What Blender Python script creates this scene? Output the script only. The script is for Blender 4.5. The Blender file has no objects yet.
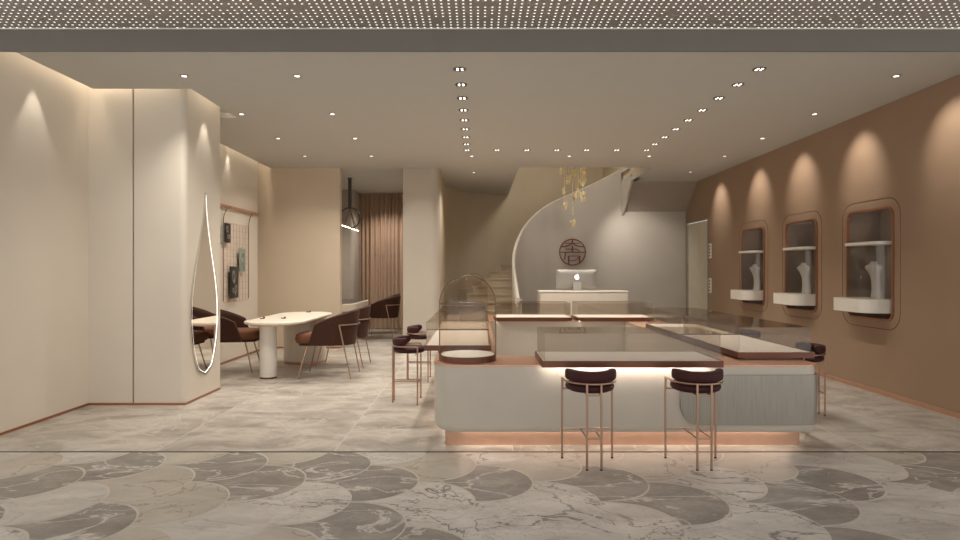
import bpy, bmesh, math, random
from mathutils import Vector, Matrix
PI = math.pi
rnd = random.Random(7)
scene = bpy.context.scene
COL = scene.collection
F, HC = 600.0, 1.4
CEIL = 3.267

# ------------------------------------------------------------------ materials
def srgb(r, g, b):
    def c(v):
        v /= 255.0
        return v / 12.92 if v <= 0.04045 else ((v + 0.055) / 1.055) ** 2.4
    return (c(r), c(g), c(b), 1)

def new_mat(name):
    m = bpy.data.materials.new(name); m.use_nodes = True
    nt = m.node_tree
    return m, nt, nt.nodes['Principled BSDF'], nt.nodes['Material Output']

def N(nt, kind, **kw):
    n = nt.nodes.new(kind)
    for k, v in kw.items():
        if k.startswith('i_'):
            key = k[2:]
            n.inputs[int(key) if key.isdigit() else key.replace('_', ' ')].default_value = v
        else:
            setattr(n, k, v)
    return n

def L(nt, a, b): nt.links.new(a, b)

def ramp(nt, fac, stops):
    r = N(nt, 'ShaderNodeValToRGB')
    el = r.color_ramp.elements
    el[0].position, el[0].color = stops[0]
    el[1].position, el[1].color = stops[-1]
    for p, c in stops[1:-1]:
        e = el.new(p); e.color = c
    L(nt, fac, r.inputs[0])
    return r.outputs[0]

def mathn(nt, op, a, b=None):
    n = N(nt, 'ShaderNodeMath', operation=op)
    for i, v in enumerate((a, b)):
        if v is None: continue
        if isinstance(v, (int, float)): n.inputs[i].default_value = v
        else: L(nt, v, n.inputs[i])
    return n.outputs[0]

def mixc(nt, fac, a, b):
    n = N(nt, 'ShaderNodeMix', data_type='RGBA')
    for i, v in ((0, fac), (6, a), (7, b)):
        if isinstance(v, (int, float, tuple)): n.inputs[i].default_value = v
        else: L(nt, v, n.inputs[i])
    return n.outputs[2]

def plain(name, col, rough=0.6, metal=0.0, var=0.04, scale=6.0, bump=0.0, bscale=200.0, spec=0.5, sheen=0.0, coat=0.0):
    m, nt, b, out = new_mat(name)
    geo = N(nt, 'ShaderNodeNewGeometry')
    nz = N(nt, 'ShaderNodeTexNoise', i_Scale=scale, i_Detail=3.0)
    L(nt, geo.outputs['Position'], nz.inputs['Vector'])
    lo = tuple(max(0, c * (1 - var)) for c in col[:3]) + (1,)
    hi = tuple(min(1, c * (1 + var)) for c in col[:3]) + (1,)
    L(nt, ramp(nt, nz.outputs['Fac'], [(0.3, lo), (0.7, hi)]), b.inputs['Base Color'])
    b.inputs['Roughness'].default_value = rough
    b.inputs['Metallic'].default_value = metal
    b.inputs['Specular IOR Level'].default_value = spec
    b.inputs['Sheen Weight'].default_value = sheen
    b.inputs['Coat Weight'].default_value = coat
    if bump:
        n2 = N(nt, 'ShaderNodeTexNoise', i_Scale=bscale, i_Detail=2.0)
        L(nt, geo.outputs['Position'], n2.inputs['Vector'])
        bp = N(nt, 'ShaderNodeBump', i_Strength=bump, i_Distance=0.002)
        L(nt, n2.outputs['Fac'], bp.inputs['Height'])
        L(nt, bp.outputs[0], b.inputs['Normal'])
    return m

def glow(name, col, strength):
    m, nt, b, out = new_mat(name)
    b.inputs['Base Color'].default_value = (0.8, 0.8, 0.8, 1)
    b.inputs['Emission Color'].default_value = col
    b.inputs['Emission Strength'].default_value = strength
    return m

def glass(name, tint, rough=0.015, refl=1.0):
    m, nt, b, out = new_mat(name)
    nt.nodes.remove(b)
    tr = N(nt, 'ShaderNodeBsdfTransparent'); tr.inputs[0].default_value = tint
    gl = N(nt, 'ShaderNodeBsdfGlossy'); gl.inputs['Roughness'].default_value = rough
    gl.inputs[0].default_value = (0.9, 0.88, 0.85, 1)
    geo = N(nt, 'ShaderNodeNewGeometry')
    dt = N(nt, 'ShaderNodeVectorMath', operation='DOT_PRODUCT')
    L(nt, geo.outputs['Normal'], dt.inputs[0]); L(nt, geo.outputs['Incoming'], dt.inputs[1])
    c1 = mathn(nt, 'SUBTRACT', 1.0, mathn(nt, 'ABSOLUTE', dt.outputs['Value']))
    f = mathn(nt, 'ADD', mathn(nt, 'MULTIPLY', mathn(nt, 'POWER', c1, 5.0), 0.36 * refl), 0.03 * refl)
    mx = N(nt, 'ShaderNodeMixShader')
    L(nt, f, mx.inputs[0])
    L(nt, tr.outputs[0], mx.inputs[1]); L(nt, gl.outputs[0], mx.inputs[2])
    L(nt, mx.outputs[0], out.inputs[0])
    return m

M = {}
WARM = (1.0, 0.915, 0.81, 1)
M['wall'] = plain('wall_paint_beige', (0.70, 0.635, 0.545, 1), 0.75, var=0.02, scale=1.5)
M['wall_rear'] = plain('wall_paint_sand', (0.62, 0.52, 0.40, 1), 0.75, var=0.02, scale=1.5)
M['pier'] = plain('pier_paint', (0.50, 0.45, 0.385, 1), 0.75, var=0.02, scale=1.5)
M['ceiling'] = plain('ceiling_paint', (0.50, 0.485, 0.445, 1), 0.85, var=0.01)
M['brown'] = plain('wall_plaster_brown', (0.325, 0.22, 0.145, 1), 0.7, var=0.03, scale=2.0)
M['grey'] = plain('wall_paint_grey', (0.49, 0.45, 0.40, 1), 0.7, var=0.03, scale=2.0)
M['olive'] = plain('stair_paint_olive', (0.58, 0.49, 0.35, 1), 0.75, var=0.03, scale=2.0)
M['dark_room_soffit_shade'] = plain('side_room_paint_soffit_shade', (0.36, 0.31, 0.26, 1), 0.75, var=0.03)
M['fascia'] = plain('fascia_metal', (0.185, 0.17, 0.15, 1), 0.45, metal=0.3, var=0.02)
M['copper'] = plain('satin_copper', (0.62, 0.38, 0.27, 1), 0.38, metal=0.7, var=0.05, scale=9)
M['copper_dark'] = plain('dark_copper', (0.15, 0.06, 0.038, 1), 0.35, metal=0.5, var=0.06, scale=9)
M['niche_copper'] = plain('reddish_copper', (0.38, 0.175, 0.10, 1), 0.35, metal=0.6, var=0.05, scale=9)
M['rose_metal'] = plain('rose_gold_metal', (0.46, 0.30, 0.22, 1), 0.32, metal=0.85, var=0.03)
M['bronze'] = plain('bronze_metal', (0.20, 0.14, 0.10, 1), 0.35, metal=0.8, var=0.03)
M['chrome'] = plain('chrome_metal', (0.75, 0.74, 0.72, 1), 0.12, metal=1.0, var=0.01)
M['counter'] = plain('counter_lacquer', (0.52, 0.478, 0.415, 1), 0.42, var=0.02)
M['linen'] = plain('tray_linen', (0.85, 0.835, 0.80, 1), 0.6, var=0.03, bump=0.1, bscale=300)
M['white'] = plain('white_lacquer', (0.74, 0.70, 0.63, 1), 0.4, var=0.02)
M['cream'] = plain('cream_table_top', (0.74, 0.67, 0.57, 1), 0.4, var=0.03)
M['velvet'] = plain('burgundy_velvet', (0.040, 0.009, 0.009, 1), 0.6, var=0.15, scale=20, sheen=0.02, spec=.25)
M['suede'] = plain('brown_suede', (0.050, 0.018, 0.010, 1), 0.7, var=0.15, scale=20, sheen=0.03, spec=.25)
M['suede_seat'] = plain('tan_brown_suede', (0.14, 0.055, 0.028, 1), 0.7, var=0.1, scale=20, sheen=0.03, spec=.25)
M['black'] = plain('black_lacquer', (0.015, 0.014, 0.013, 1), 0.4)
M['dark_top'] = plain('smoked_table_top', (0.06, 0.05, 0.042, 1), 0.3)
M['dark_trim'] = plain('dark_trim', (0.06, 0.05, 0.04, 1), 0.5)
M['desk'] = plain('reception_desk_paint', (0.52, 0.47, 0.40, 1), 0.5)
M['bust'] = plain('grey_bust_velvet', (0.44, 0.43, 0.42, 1), 0.6)
M['recess'] = plain('recess_lining', (0.235, 0.183, 0.148, 1), 0.6)
M['gold'] = plain('pale_gold_leaf', (0.92, 0.80, 0.52, 1), 0.4, metal=0.1, var=0.1, scale=30)
M['silver'] = plain('silver_metal', (0.32, 0.305, 0.275, 1), 0.4, metal=0.4)
M['curtain'] = plain('curtain_cloth', (0.42, 0.285, 0.195, 1), 0.85, bump=0.1, bscale=300, sheen=0.2)
M['elevator'] = plain('elevator_panel', (0.62, 0.58, 0.47, 1), 0.4, metal=0.1)
M['steps'] = plain('stair_stone', (0.46, 0.38, 0.28, 1), 0.6)
M['logo'] = plain('red_brown_emblem', (0.21, 0.07, 0.048, 1), 0.45, metal=0.2)
M['card_green'] = plain('green_grey_card', (0.25, 0.29, 0.25, 1), 0.6)
M['led'] = glow('led_strip_light', (1.0, 0.86, 0.68, 1), 9)
M['led_hot'] = glow('bright_led_strip', (1.0, 0.88, 0.74, 1), 20)
M['led_tray'] = glow('tray_led_strip', (1.0, 0.90, 0.78, 1), 75)
M['led_mirror'] = glow('mirror_rim_light', (1.0, 0.95, 0.88, 1), 1.4)
M['led_soft'] = glow('cove_strip_light', (1.0, 0.86, 0.68, 1), 11)
M['lens'] = glow('lamp_lens_light', (1.0, 0.95, 0.88, 1), 3)
M['logo_light'] = glow('backlit_logo', (1, 0.98, 0.95, 1), 2.2)
M['glass_tray'] = glass('smoked_glass', (0.885, 0.862, 0.835, 1))
M['glass_dome'] = glass('smoked_dome_glass', (0.90, 0.87, 0.83, 1))
M['glass_clear'] = glass('clear_glass', (0.955, 0.945, 0.93, 1))

def mirror_mat():
    m, nt, b, out = new_mat('mirror_silver')
    b.inputs['Base Color'].default_value = (0.82, 0.78, 0.72, 1)
    b.inputs['Metallic'].default_value = 1; b.inputs['Roughness'].default_value = 0.01
    return m
M['mirror'] = mirror_mat()

def interior_floor_mat():
    m, nt, b, out = new_mat('marble_tiles')
    geo = N(nt, 'ShaderNodeNewGeometry')
    sep = N(nt, 'ShaderNodeSeparateXYZ'); L(nt, geo.outputs['Position'], sep.inputs[0])
    # tile ids: 1.39 wide in x, 0.70 deep in y
    tx = mathn(nt, 'DIVIDE', mathn(nt, 'ADD', sep.outputs[0], 2.51 + 13.9), 1.39)
    ty = mathn(nt, 'DIVIDE', mathn(nt, 'ADD', sep.outputs[1], -5.32 + 7.0), 0.70)
    fx, fy = mathn(nt, 'FRACT', tx), mathn(nt, 'FRACT', ty)
    idx, idy = mathn(nt, 'FLOOR', tx), mathn(nt, 'FLOOR', ty)
    comb = N(nt, 'ShaderNodeCombineXYZ')
    L(nt, mathn(nt, 'MULTIPLY', idx, 7.31), comb.inputs[0]); L(nt, mathn(nt, 'MULTIPLY', idy, 3.77), comb.inputs[1])
    add = N(nt, 'ShaderNodeVectorMath', operation='ADD'); L(nt, geo.outputs['Position'], add.inputs[0]); L(nt, comb.outputs[0], add.inputs[1])
    mp = N(nt, 'ShaderNodeMapping'); mp.inputs['Scale'].default_value = (0.8, 1.25, 1); L(nt, add.outputs[0], mp.inputs[0])
    n1 = N(nt, 'ShaderNodeTexNoise', i_Scale=2.2, i_Detail=9.0, i_Roughness=0.66, i_Distortion=0.5)
    L(nt, mp.outputs[0], n1.inputs[0])
    base = ramp(nt, n1.outputs['Fac'], [(0.32, (0.235, 0.213, 0.182, 1)), (0.47, (0.38, 0.345, 0.30, 1)), (0.58, (0.50, 0.465, 0.415, 1)), (0.70, (0.36, 0.325, 0.28, 1))])
    n2 = N(nt, 'ShaderNodeTexNoise', i_Scale=1.1, i_Detail=5.0, i_Distortion=1.2); L(nt, mp.outputs[0], n2.inputs[0])
    v = mathn(nt, 'ABSOLUTE', mathn(nt, 'SUBTRACT', n2.outputs['Fac'], 0.52))
    vein = ramp(nt, v, [(0.0, (1, 1, 1, 1)), (0.012, (0, 0, 0, 1))])
    c1 = mixc(nt, mathn(nt, 'MULTIPLY', vein, 0.45), base, (0.62, 0.58, 0.52, 1))
    # grout
    gx = mathn(nt, 'LESS_THAN', fx, 0.006); gy = mathn(nt, 'LESS_THAN', fy, 0.012)
    g = mathn(nt, 'MAXIMUM', gx, mathn(nt, 'MULTIPLY', gy, 0.6))
    L(nt, mixc(nt, mathn(nt, 'MULTIPLY', g, 0.7), c1, (0.62, 0.57, 0.5, 1)), b.inputs['Base Color'])
    b.inputs['Roughness'].default_value = 0.36
    return m
M['floor'] = interior_floor_mat()

def marble(name, lo, mid, hi, vein_c, vein_w=0.01, vein_amt=0.8, scale=1.6, stretch=(1.0, 1.6), rot=0.5, second=None, seed=0.0):
    m, nt, b, out = new_mat(name)
    geo = N(nt, 'ShaderNodeNewGeometry')
    mp = N(nt, 'ShaderNodeMapping')
    mp.inputs['Location'].default_value = (seed, seed * 0.7, 0)
    mp.inputs['Scale'].default_value = (stretch[0], stretch[1], 1); mp.inputs['Rotation'].default_value = (0, 0, rot)
    L(nt, geo.outputs['Position'], mp.inputs[0])
    n1 = N(nt, 'ShaderNodeTexNoise', i_Scale=scale * 1.6, i_Detail=8.0, i_Roughness=0.65, i_Distortion=0.5); L(nt, mp.outputs[0], n1.inputs[0])
    base = ramp(nt, n1.outputs['Fac'], [(0.3, lo), (0.5, mid), (0.7, hi)])
    n2 = N(nt, 'ShaderNodeTexNoise', i_Scale=scale, i_Detail=6.0, i_Roughness=0.55, i_Distortion=0.7); L(nt, mp.outputs[0], n2.inputs[0])
    v = mathn(nt, 'ABSOLUTE', mathn(nt, 'SUBTRACT', n2.outputs['Fac'], 0.5))
    f = ramp(nt, v, [(0.0, (1, 1, 1, 1)), (vein_w, (0, 0, 0, 1))])
    c = mixc(nt, mathn(nt, 'MULTIPLY', f, vein_amt), base, vein_c)
    if second:
        n3 = N(nt, 'ShaderNodeTexNoise', i_Scale=scale * 2.3, i_Detail=9.0, i_Roughness=0.7, i_Distortion=1.0); L(nt, mp.outputs[0], n3.inputs[0])
        v3 = mathn(nt, 'ABSOLUTE', mathn(nt, 'SUBTRACT', n3.outputs['Fac'], 0.56))
        f3 = ramp(nt, v3, [(0.0, (1, 1, 1, 1)), (second[1], (0, 0, 0, 1))])
        c = mixc(nt, mathn(nt, 'MULTIPLY', f3, second[2]), c, second[0])
    n4 = N(nt, 'ShaderNodeTexNoise', i_Scale=22.0, i_Detail=6.0, i_Roughness=0.7, i_Distortion=0.8); L(nt, mp.outputs[0], n4.inputs[0])
    g = N(nt, 'ShaderNodeMix', data_type='RGBA', blend_type='MULTIPLY'); g.inputs[0].default_value = 1.0
    L(nt, c, g.inputs[6]); L(nt, ramp(nt, n4.outputs['Fac'], [(0.28, (0.80, 0.79, 0.78, 1)), (0.46, (1, 1, 1, 1)), (0.6, (1, 1, 1, 1)), (0.72, (1.0, 1.0, 1.0, 1))]), g.inputs[7])
    L(nt, g.outputs[2], b.inputs['Base Color'])
    b.inputs['Roughness'].default_value = 0.36
    return m
M['mb_white'] = marble('marble_white_veined', (0.40, 0.38, 0.35, 1), (0.52, 0.495, 0.46, 1), (0.62, 0.595, 0.56, 1), (0.07, 0.06, 0.05, 1), 0.011, 0.9, 1.5, second=((0.14, 0.125, 0.105, 1), 0.012, 0.7))
M['mb_pale'] = marble('marble_pale_grey', (0.38, 0.36, 0.33, 1), (0.48, 0.455, 0.42, 1), (0.58, 0.55, 0.515, 1), (0.22, 0.20, 0.175, 1), 0.010, 0.65, 1.5, stretch=(1, 2.2), seed=4)
M['mb_grey'] = marble('marble_dark_grey', (0.17, 0.155, 0.137, 1), (0.235, 0.217, 0.193, 1), (0.34, 0.317, 0.285, 1), (0.62, 0.59, 0.55, 1), 0.018, 0.85, 1.5, stretch=(1, 2.0), rot=-0.5, second=((0.56, 0.53, 0.49, 1), 0.006, 0.6), seed=9)
M['mb_beige'] = marble('marble_beige', (0.33, 0.295, 0.25, 1), (0.42, 0.38, 0.325, 1), (0.50, 0.46, 0.40, 1), (0.16, 0.10, 0.055, 1), 0.009, 0.65, 0.9, rot=0.9, seed=15)
M['grout'] = plain('marble_inlay_line', (0.52, 0.48, 0.43, 1), 0.4)

def perforated_mat():
    m, nt, b, out = new_mat('perforated_backlit_panel')
    geo = N(nt, 'ShaderNodeNewGeometry')
    sep = N(nt, 'ShaderNodeSeparateXYZ'); L(nt, geo.outputs['Position'], sep.inputs[0])
    P = 0.0515
    ux = mathn(nt, 'ADD', mathn(nt, 'DIVIDE', sep.outputs[0], P), 1000.5)
    uy = mathn(nt, 'ADD', mathn(nt, 'DIVIDE', mathn(nt, 'SUBTRACT', sep.outputs[1], 4.626), P), 1000.5)
    fx = mathn(nt, 'SUBTRACT', mathn(nt, 'FRACT', ux), 0.5); fy = mathn(nt, 'SUBTRACT', mathn(nt, 'FRACT', uy), 0.5)
    r2 = mathn(nt, 'ADD', mathn(nt, 'MULTIPLY', fx, fx), mathn(nt, 'MULTIPLY', mathn(nt, 'MULTIPLY', fy, fy), 1.7))
    hole = mathn(nt, 'LESS_THAN', r2, 0.16 ** 2)
    cmb = N(nt, 'ShaderNodeCombineXYZ'); L(nt, mathn(nt, 'FLOOR', ux), cmb.inputs[0]); L(nt, mathn(nt, 'FLOOR', uy), cmb.inputs[1])
    wn = N(nt, 'ShaderNodeTexWhiteNoise'); L(nt, cmb.outputs[0], wn.inputs[0])
    keep = mathn(nt, 'GREATER_THAN', wn.outputs[0], 0.10)
    h = mathn(nt, 'MULTIPLY', hole, keep)
    b.inputs['Base Color'].default_value = (0.27, 0.235, 0.20, 1)
    b.inputs['Roughness'].default_value = 0.5
    b.inputs['Emission Color'].default_value = (1, 0.97, 0.93, 1)
    L(nt, mathn(nt, 'MULTIPLY', h, 1.6), b.inputs['Emission Strength'])
    return m
M['perf'] = perforated_mat()

def fluted_mat():
    m, nt, b, out = new_mat('fluted_champagne_metal')
    geo = N(nt, 'ShaderNodeNewGeometry')
    mp = N(nt, 'ShaderNodeMapping'); mp.inputs['Scale'].default_value = (1, 1, 0.02); L(nt, geo.outputs['Position'], mp.inputs[0])
    nz = N(nt, 'ShaderNodeTexNoise', i_Scale=220.0, i_Detail=4.0); L(nt, mp.outputs[0], nz.inputs[0])
    L(nt, ramp(nt, nz.outputs['Fac'], [(0.3, (0.29, 0.268, 0.23, 1)), (0.7, (0.37, 0.345, 0.30, 1))]), b.inputs['Base Color'])
    bp = N(nt, 'ShaderNodeBump', i_Strength=0.15, i_Distance=0.003)
    L(nt, nz.outputs['Fac'], bp.inputs['Height']); L(nt, bp.outputs[0], b.inputs['Normal'])
    b.inputs['Metallic'].default_value = 0.55; b.inputs['Roughness'].default_value = 0.36
    return m
M['fluted'] = fluted_mat()

# ------------------------------------------------------------------ mesh helpers
class MB:
    def __init__(s): s.bm = bmesh.new()
    def quad(s, *p):
        return s.bm.faces.new([s.bm.verts.new(q) for q in p])
    def box(s, x0, x1, y0, y1, z0, z1, bev=0.0, seg=2, mat=None):
        t = bmesh.new()
        bmesh.ops.create_cube(t, size=1)
        for v in t.verts:
            v.co = Vector((x0 + (v.co.x + .5) * (x1 - x0), y0 + (v.co.y + .5) * (y1 - y0), z0 + (v.co.z + .5) * (z1 - z0)))
        if bev: bmesh.ops.bevel(t, geom=list(t.edges) + list(t.verts), offset=bev, segments=seg, profile=0.5, affect='EDGES')
        s.merge(t, mat)
        return s
    def merge(s, t, mat=None):
        if mat is not None: bmesh.ops.transform(t, matrix=mat, verts=t.verts)
        vm = {v: s.bm.verts.new(v.co) for v in t.verts}
        for f in t.faces:
            try: s.bm.faces.new([vm[v] for v in f.verts])
            except ValueError: pass
        t.free()
    def loft(s, loops, cap0=False, cap1=False, closed=True):
        rows = [[s.bm.verts.new(p) for p in lp] for lp in loops]
        n = len(rows[0])
        for a, b in zip(rows[:-1], rows[1:]):
            for i in range(n if closed else n - 1):
                j = (i + 1) % n
                s.bm.faces.new((a[i], a[j], b[j], b[i]))
        if cap0: s.bm.faces.new(list(reversed(rows[0])))
        if cap1: s.bm.faces.new(rows[-1])
        return s
    def tube(s, pts, r, n=8, closed=False):
        pts = [Vector(p) for p in pts]
        m = len(pts)
        loops = []
        up = None
        for i, p in enumerate(pts):
            if closed: d = (pts[(i + 1) % m] - pts[i - 1])
            else: d = pts[min(i + 1, m - 1)] - pts[max(i - 1, 0)]
            d.normalize()
            if up is None:
                up = Vector((0, 0, 1)) if abs(d.z) < 0.9 else Vector((0, 1, 0))
            a = (up - d * up.dot(d))
            if a.length < 1e-4: a = d.orthogonal()
            a.normalize(); up = a
            b = d.cross(a)
            rr = r[i] if isinstance(r, (list, tuple)) else r
            loops.append([p + a * rr * math.cos(2 * PI * k / n) + b * rr * math.sin(2 * PI * k / n) for k in range(n)])
        if closed: loops.append(loops[0])
        return s.loft(loops, not closed, not closed)
    def lathe(s, prof, n=32, c=(0, 0, 0), sx=1, sy=1):
        loops = [[(c[0] + r * sx * math.cos(2 * PI * k / n), c[1] + r * sy * math.sin(2 * PI * k / n), c[2] + z) for k in range(n)] for r, z in prof]
        return s.loft(loops, prof[0][0] > 1e-5, prof[-1][0] > 1e-5)
    def fill(s, loops):
        es = []
        for lp in loops:
            vs = [s.bm.verts.new(p) for p in lp]
            for i in range(len(vs)): es.append(s.bm.edges.new((vs[i], vs[(i + 1) % len(vs)])))
        bmesh.ops.triangle_fill(s.bm, edges=es, use_beauty=True, use_dissolve=False)
        return s
    def prism(s, loops, fn, a, b):
        """loops: 2D loops (first outer, others holes); fn(u,v,w) -> 3D, extruded w from a to b"""
        for w in (a, b): s.fill([[fn(u, v, w) for u, v in lp] for lp in loops])
        for lp in loops: s.loft([[fn(u, v, a) for u, v in lp], [fn(u, v, b) for u, v in lp]])
        return s
    def build(s, name, mat, parent=None, smooth=True, angle=35):
        bmesh.ops.remove_doubles(s.bm, verts=s.bm.verts, dist=1e-5)
        bmesh.ops.recalc_face_normals(s.bm, faces=s.bm.faces)
        me = bpy.data.meshes.new(name); s.bm.to_mesh(me); s.bm.free()
        for mm in (mat if isinstance(mat, list) else [mat]): me.materials.append(mm)
        if smooth:
            me.polygons.foreach_set('use_smooth', [True] * len(me.polygons))
            me.set_sharp_from_angle(angle=math.radians(angle))
        o = bpy.data.objects.new(name, me); COL.objects.link(o)
        if parent: o.parent = parent
        return o

XY = lambda u, v, w: (u, v, w)
XZ = lambda u, v, w: (u, w, v)
YZ = lambda u, v, w: (w, u, v)

def rrect(x0, x1, y0, y1, r, n=6, rs=None):
    """rounded rectangle, CCW; rs = radii (x0y0, x1y0, x1y1, x0y1)"""
    rs = rs or (r, r, r, r)
    out = []
    for (cx, cy, a0, rr) in ((x0 + rs[0], y0 + rs[0], PI, rs[0]), (x1 - rs[1], y0 + rs[1], 1.5 * PI, rs[1]), (x1 - rs[2], y1 - rs[2], 0, rs[2]), (x0 + rs[3], y1 - rs[3], .5 * PI, rs[3])):
        for k in range(n + 1):
            a = a0 + .5 * PI * k / n
            out.append((cx + rr * math.cos(a), cy + rr * math.sin(a)))
    return out

def spline(pts, n=8):
    """Catmull-Rom through points"""
    P = [Vector(p) for p in pts]; out = []
    for i in range(len(P) - 1):
        p0, p1, p2, p3 = P[max(i - 1, 0)], P[i], P[i + 1], P[min(i + 2, len(P) - 1)]
        for k in range(n):
            t = k / n
            out.append(0.5 * ((2 * p1) + (p2 - p0) * t + (2 * p0 - 5 * p1 + 4 * p2 - p3) * t * t + (3 * p1 - p0 - 3 * p2 + p3) * t ** 3))
    out.append(P[-1])
    return out

def empty(name, loc=(0, 0, 0), rz=0.0):
    o = bpy.data.objects.new(name, None); COL.objects.link(o)
    o.empty_display_size = 0.1
    o.location = loc; o.rotation_euler = (0, 0, rz)
    return o
def tag(o, label, cat, group=None):
    o['label'] = label; o['category'] = cat
    if group: o['group'] = group
    return o
def thing(name, label, cat, loc=(0, 0, 0), rz=0.0, group=None):
    return tag(empty(name, loc, rz), label, cat, group)
def struct(o):
    o['kind'] = 'structure'; return o
def copy_tree(o, parent=None):
    c = o.copy(); COL.objects.link(c)
    if parent: c.parent = parent
    for ch in list(o.children): copy_tree(ch, c)
    return c
def spot(name, loc, target, watts, size, blend=0.5, col=WARM[:3], parent=None, rad=0.02):
    d = bpy.data.lights.new(name, 'SPOT'); d.energy = watts; d.spot_size = math.radians(size); d.spot_blend = blend
    d.color = col; d.shadow_soft_size = rad
    o = bpy.data.objects.new(name, d); COL.objects.link(o)
    o.location = loc
    o.rotation_euler = (Vector(target) - Vector(loc)).to_track_quat('-Z', 'Y').to_euler()
    return o
ORD = ['first', 'second', 'third', 'fourth', 'fifth', 'sixth', 'seventh', 'eighth', 'ninth']

# ------------------------------------------------------------------ room shell
# inner floor
b = MB(); b.box(-5, 5.2, 4.655, 15.7, -0.05, 0)
struct(b.build('floor', M['floor'], smooth=False))
# mall floor in fish scale marble
def scale_floor():
    SX, SY = 0.38, 0.345
    known = [((533, 481), 2), ((473, 500), 0), ((605, 503), 0), ((418, 480), 2), ((476, 466), 3), ((582, 465), 3), ((373, 462), 2),
             ((352, 497), 0), ((404, 528), 2), ((193, 470), 3), ((227, 492), 3), ((307, 479), 2), ((107, 490), 1), ((133, 515), 2),
             ((165, 460), 2), ((267, 520), 1), ((888, 488), 2), ((868, 517), 2), ((733, 513), 2), ((770, 490), 0), ((800, 470), 3),
             ((650, 485), 2), ((690, 465), 3), ((548, 530), 0), ((60, 460), 3), ((330, 535), 3), ((900, 468), 1), ((930, 515), 1), ((960, 490), 1)]
    kn = []
    for (px, py), k in known:
        d = 840.0 / (py - 271); kn.append(((px - 478) * d / F, d, k))
    bm = bmesh.new()
    def clip(pl, ymax):
        out = []
        for i in range(len(pl)):
            a, c = pl[i], pl[(i + 1) % len(pl)]
            if a[1] <= ymax: out.append(a)
            if (a[1] <= ymax) != (c[1] <= ymax):
                t = (ymax - a[1]) / (c[1] - a[1]); out.append((a[0] + t * (c[0] - a[0]), ymax))
        return out
    for j in range(-9, 3):
        for i in range(-14, 16):
            if (i + j) % 2: continue
            tipx, cy = -0.01 + i * SX, 4.33 + j * SY
            cx = tipx - SX
            pl = []
            n = 14
            for k in range(2 * n + 1):
                a = -.5 * PI + PI * k / (2 * n); pl.append((cx + SX * math.cos(a), cy + SY * math.sin(a)))
            for k in range(1, n + 1):
                a = -.5 * PI * k / n; pl.append((cx - SX + SX * math.cos(a), cy + SY + SY * math.sin(a)))
            for k in range(1, n):
                a = .5 * PI - .5 * PI * k / n; pl.append((cx - SX + SX * math.cos(a), cy - SY + SY * math.sin(a)))
            # inset for the pale inlay line
            gx, gy = cx - 0.1, cy
            q = []
            for (x, y) in pl:
                v = Vector((x - gx, y - gy)); l = v.length
                v *= max(0, (l - 0.011)) / l
                q.append((gx + v.x, gy + v.y))
            q = clip(q, 4.632)
            if len(q) < 3: continue
            best, bd = None, 0.28
            for (kx, ky, kk) in kn:
                dd = math.hypot((kx - tipx), (ky - cy))
                if dd < bd: best, bd = kk, dd
            if best is None: best = rnd.choice([0, 0, 1, 1, 2, 3, 2])
            f = bm.faces.new([bm.verts.new((x, y, 0.0)) for x, y in q]); f.material_index = best
    s = 5.6
    for x0, x1, y0, y1 in ((-s, s, 1.2, 4.632),):
        f = bm.faces.new([bm.verts.new(p) for p in ((x0, y0, -0.0012), (x1, y0, -0.0012), (x1, y1, -0.0012), (x0, y1, -0.0012))]); f.material_index = 4
    for f in bm.faces:
        if f.normal.z < 0: f.normal_flip()
    bm.normal_update()
    for f in bm.faces:
        if f.normal.z < 0: f.normal_flip()
    bmesh.ops.triangulate(bm, faces=bm.faces)
    me = bpy.data.meshes.new('floor'); bm.to_mesh(me); bm.free()
    for k in ('mb_white', 'mb_pale', 'mb_grey', 'mb_beige', 'grout'): me.materials.append(M[k])
    o = bpy.data.objects.new('floor', me); COL.objects.link(o); struct(o)
scale_floor()
b = MB(); b.box(-5, 5.2, 4.632, 4.655, -0.03, 0.002)
struct(b.build('trim_1', M['dark_trim'], smooth=False))

def poly_wall(name, pts, mat, z0=0.0, z1=3.6, thick=None):
    b = MB(); b.loft([[(x, y, z0) for x, y in pts], [(x, y, z1) for x, y in pts]], closed=False)
    return struct(b.build(name, mat))
def arc(cx, cy, r, a0, a1, n=8):
    return [(cx + r * math.cos(math.radians(a0 + (a1 - a0) * k / n)), cy + r * math.sin(math.radians(a0 + (a1 - a0) * k / n))) for k in range(n + 1)]

left_pts = [(-4.07, 4.66), (-4.07, 6.27)] + [(-3.612, 6.27), (-3.612, 6.31), (-3.594, 6.31), (-3.594, 6.27)] + arc(-3.12, 6.33, 0.06, -90, 0, 6) + [(-3.06, 7.12), (-3.84, 7.12), (-3.84, 10.45), (-3.99, 10.45), (-3.99, 11.05)]
left_pts = [p for p in left_pts]
poly_wall('wall_left', left_pts, M['wall'])
def strip(name, pts, h, out, mat):
    """baseboard following plan points, offset to the room side"""
    b = MB()
    b.loft([[(x, y, 0.0) for x, y in pts], [(x, y, h) for x, y in pts]], closed=False)
    inner = out
    b.loft([[(x, y, h) for x, y in pts], [(x, y, h) for x, y in inner]], closed=False)
    return struct(b.build(name, mat, smooth=False))
strip('baseboard_left', [(-4.06, 4.67), (-4.06, 6.26), (-3.05, 6.26), (-3.05, 7.11)], 0.022, [(-4.07, 4.67), (-4.07, 6.27), (-3.06, 6.27), (-3.06, 7.12)], M['niche_copper'])
strip('baseboard_left', [(-3.83, 7.12), (-3.83, 10.86), (-2.49, 10.86), (-2.49, 11.0)], 0.03, [(-3.84, 7.12), (-3.84, 10.87), (-2.5, 10.87), (-2.5, 11.0)], M['niche_copper'])
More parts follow.
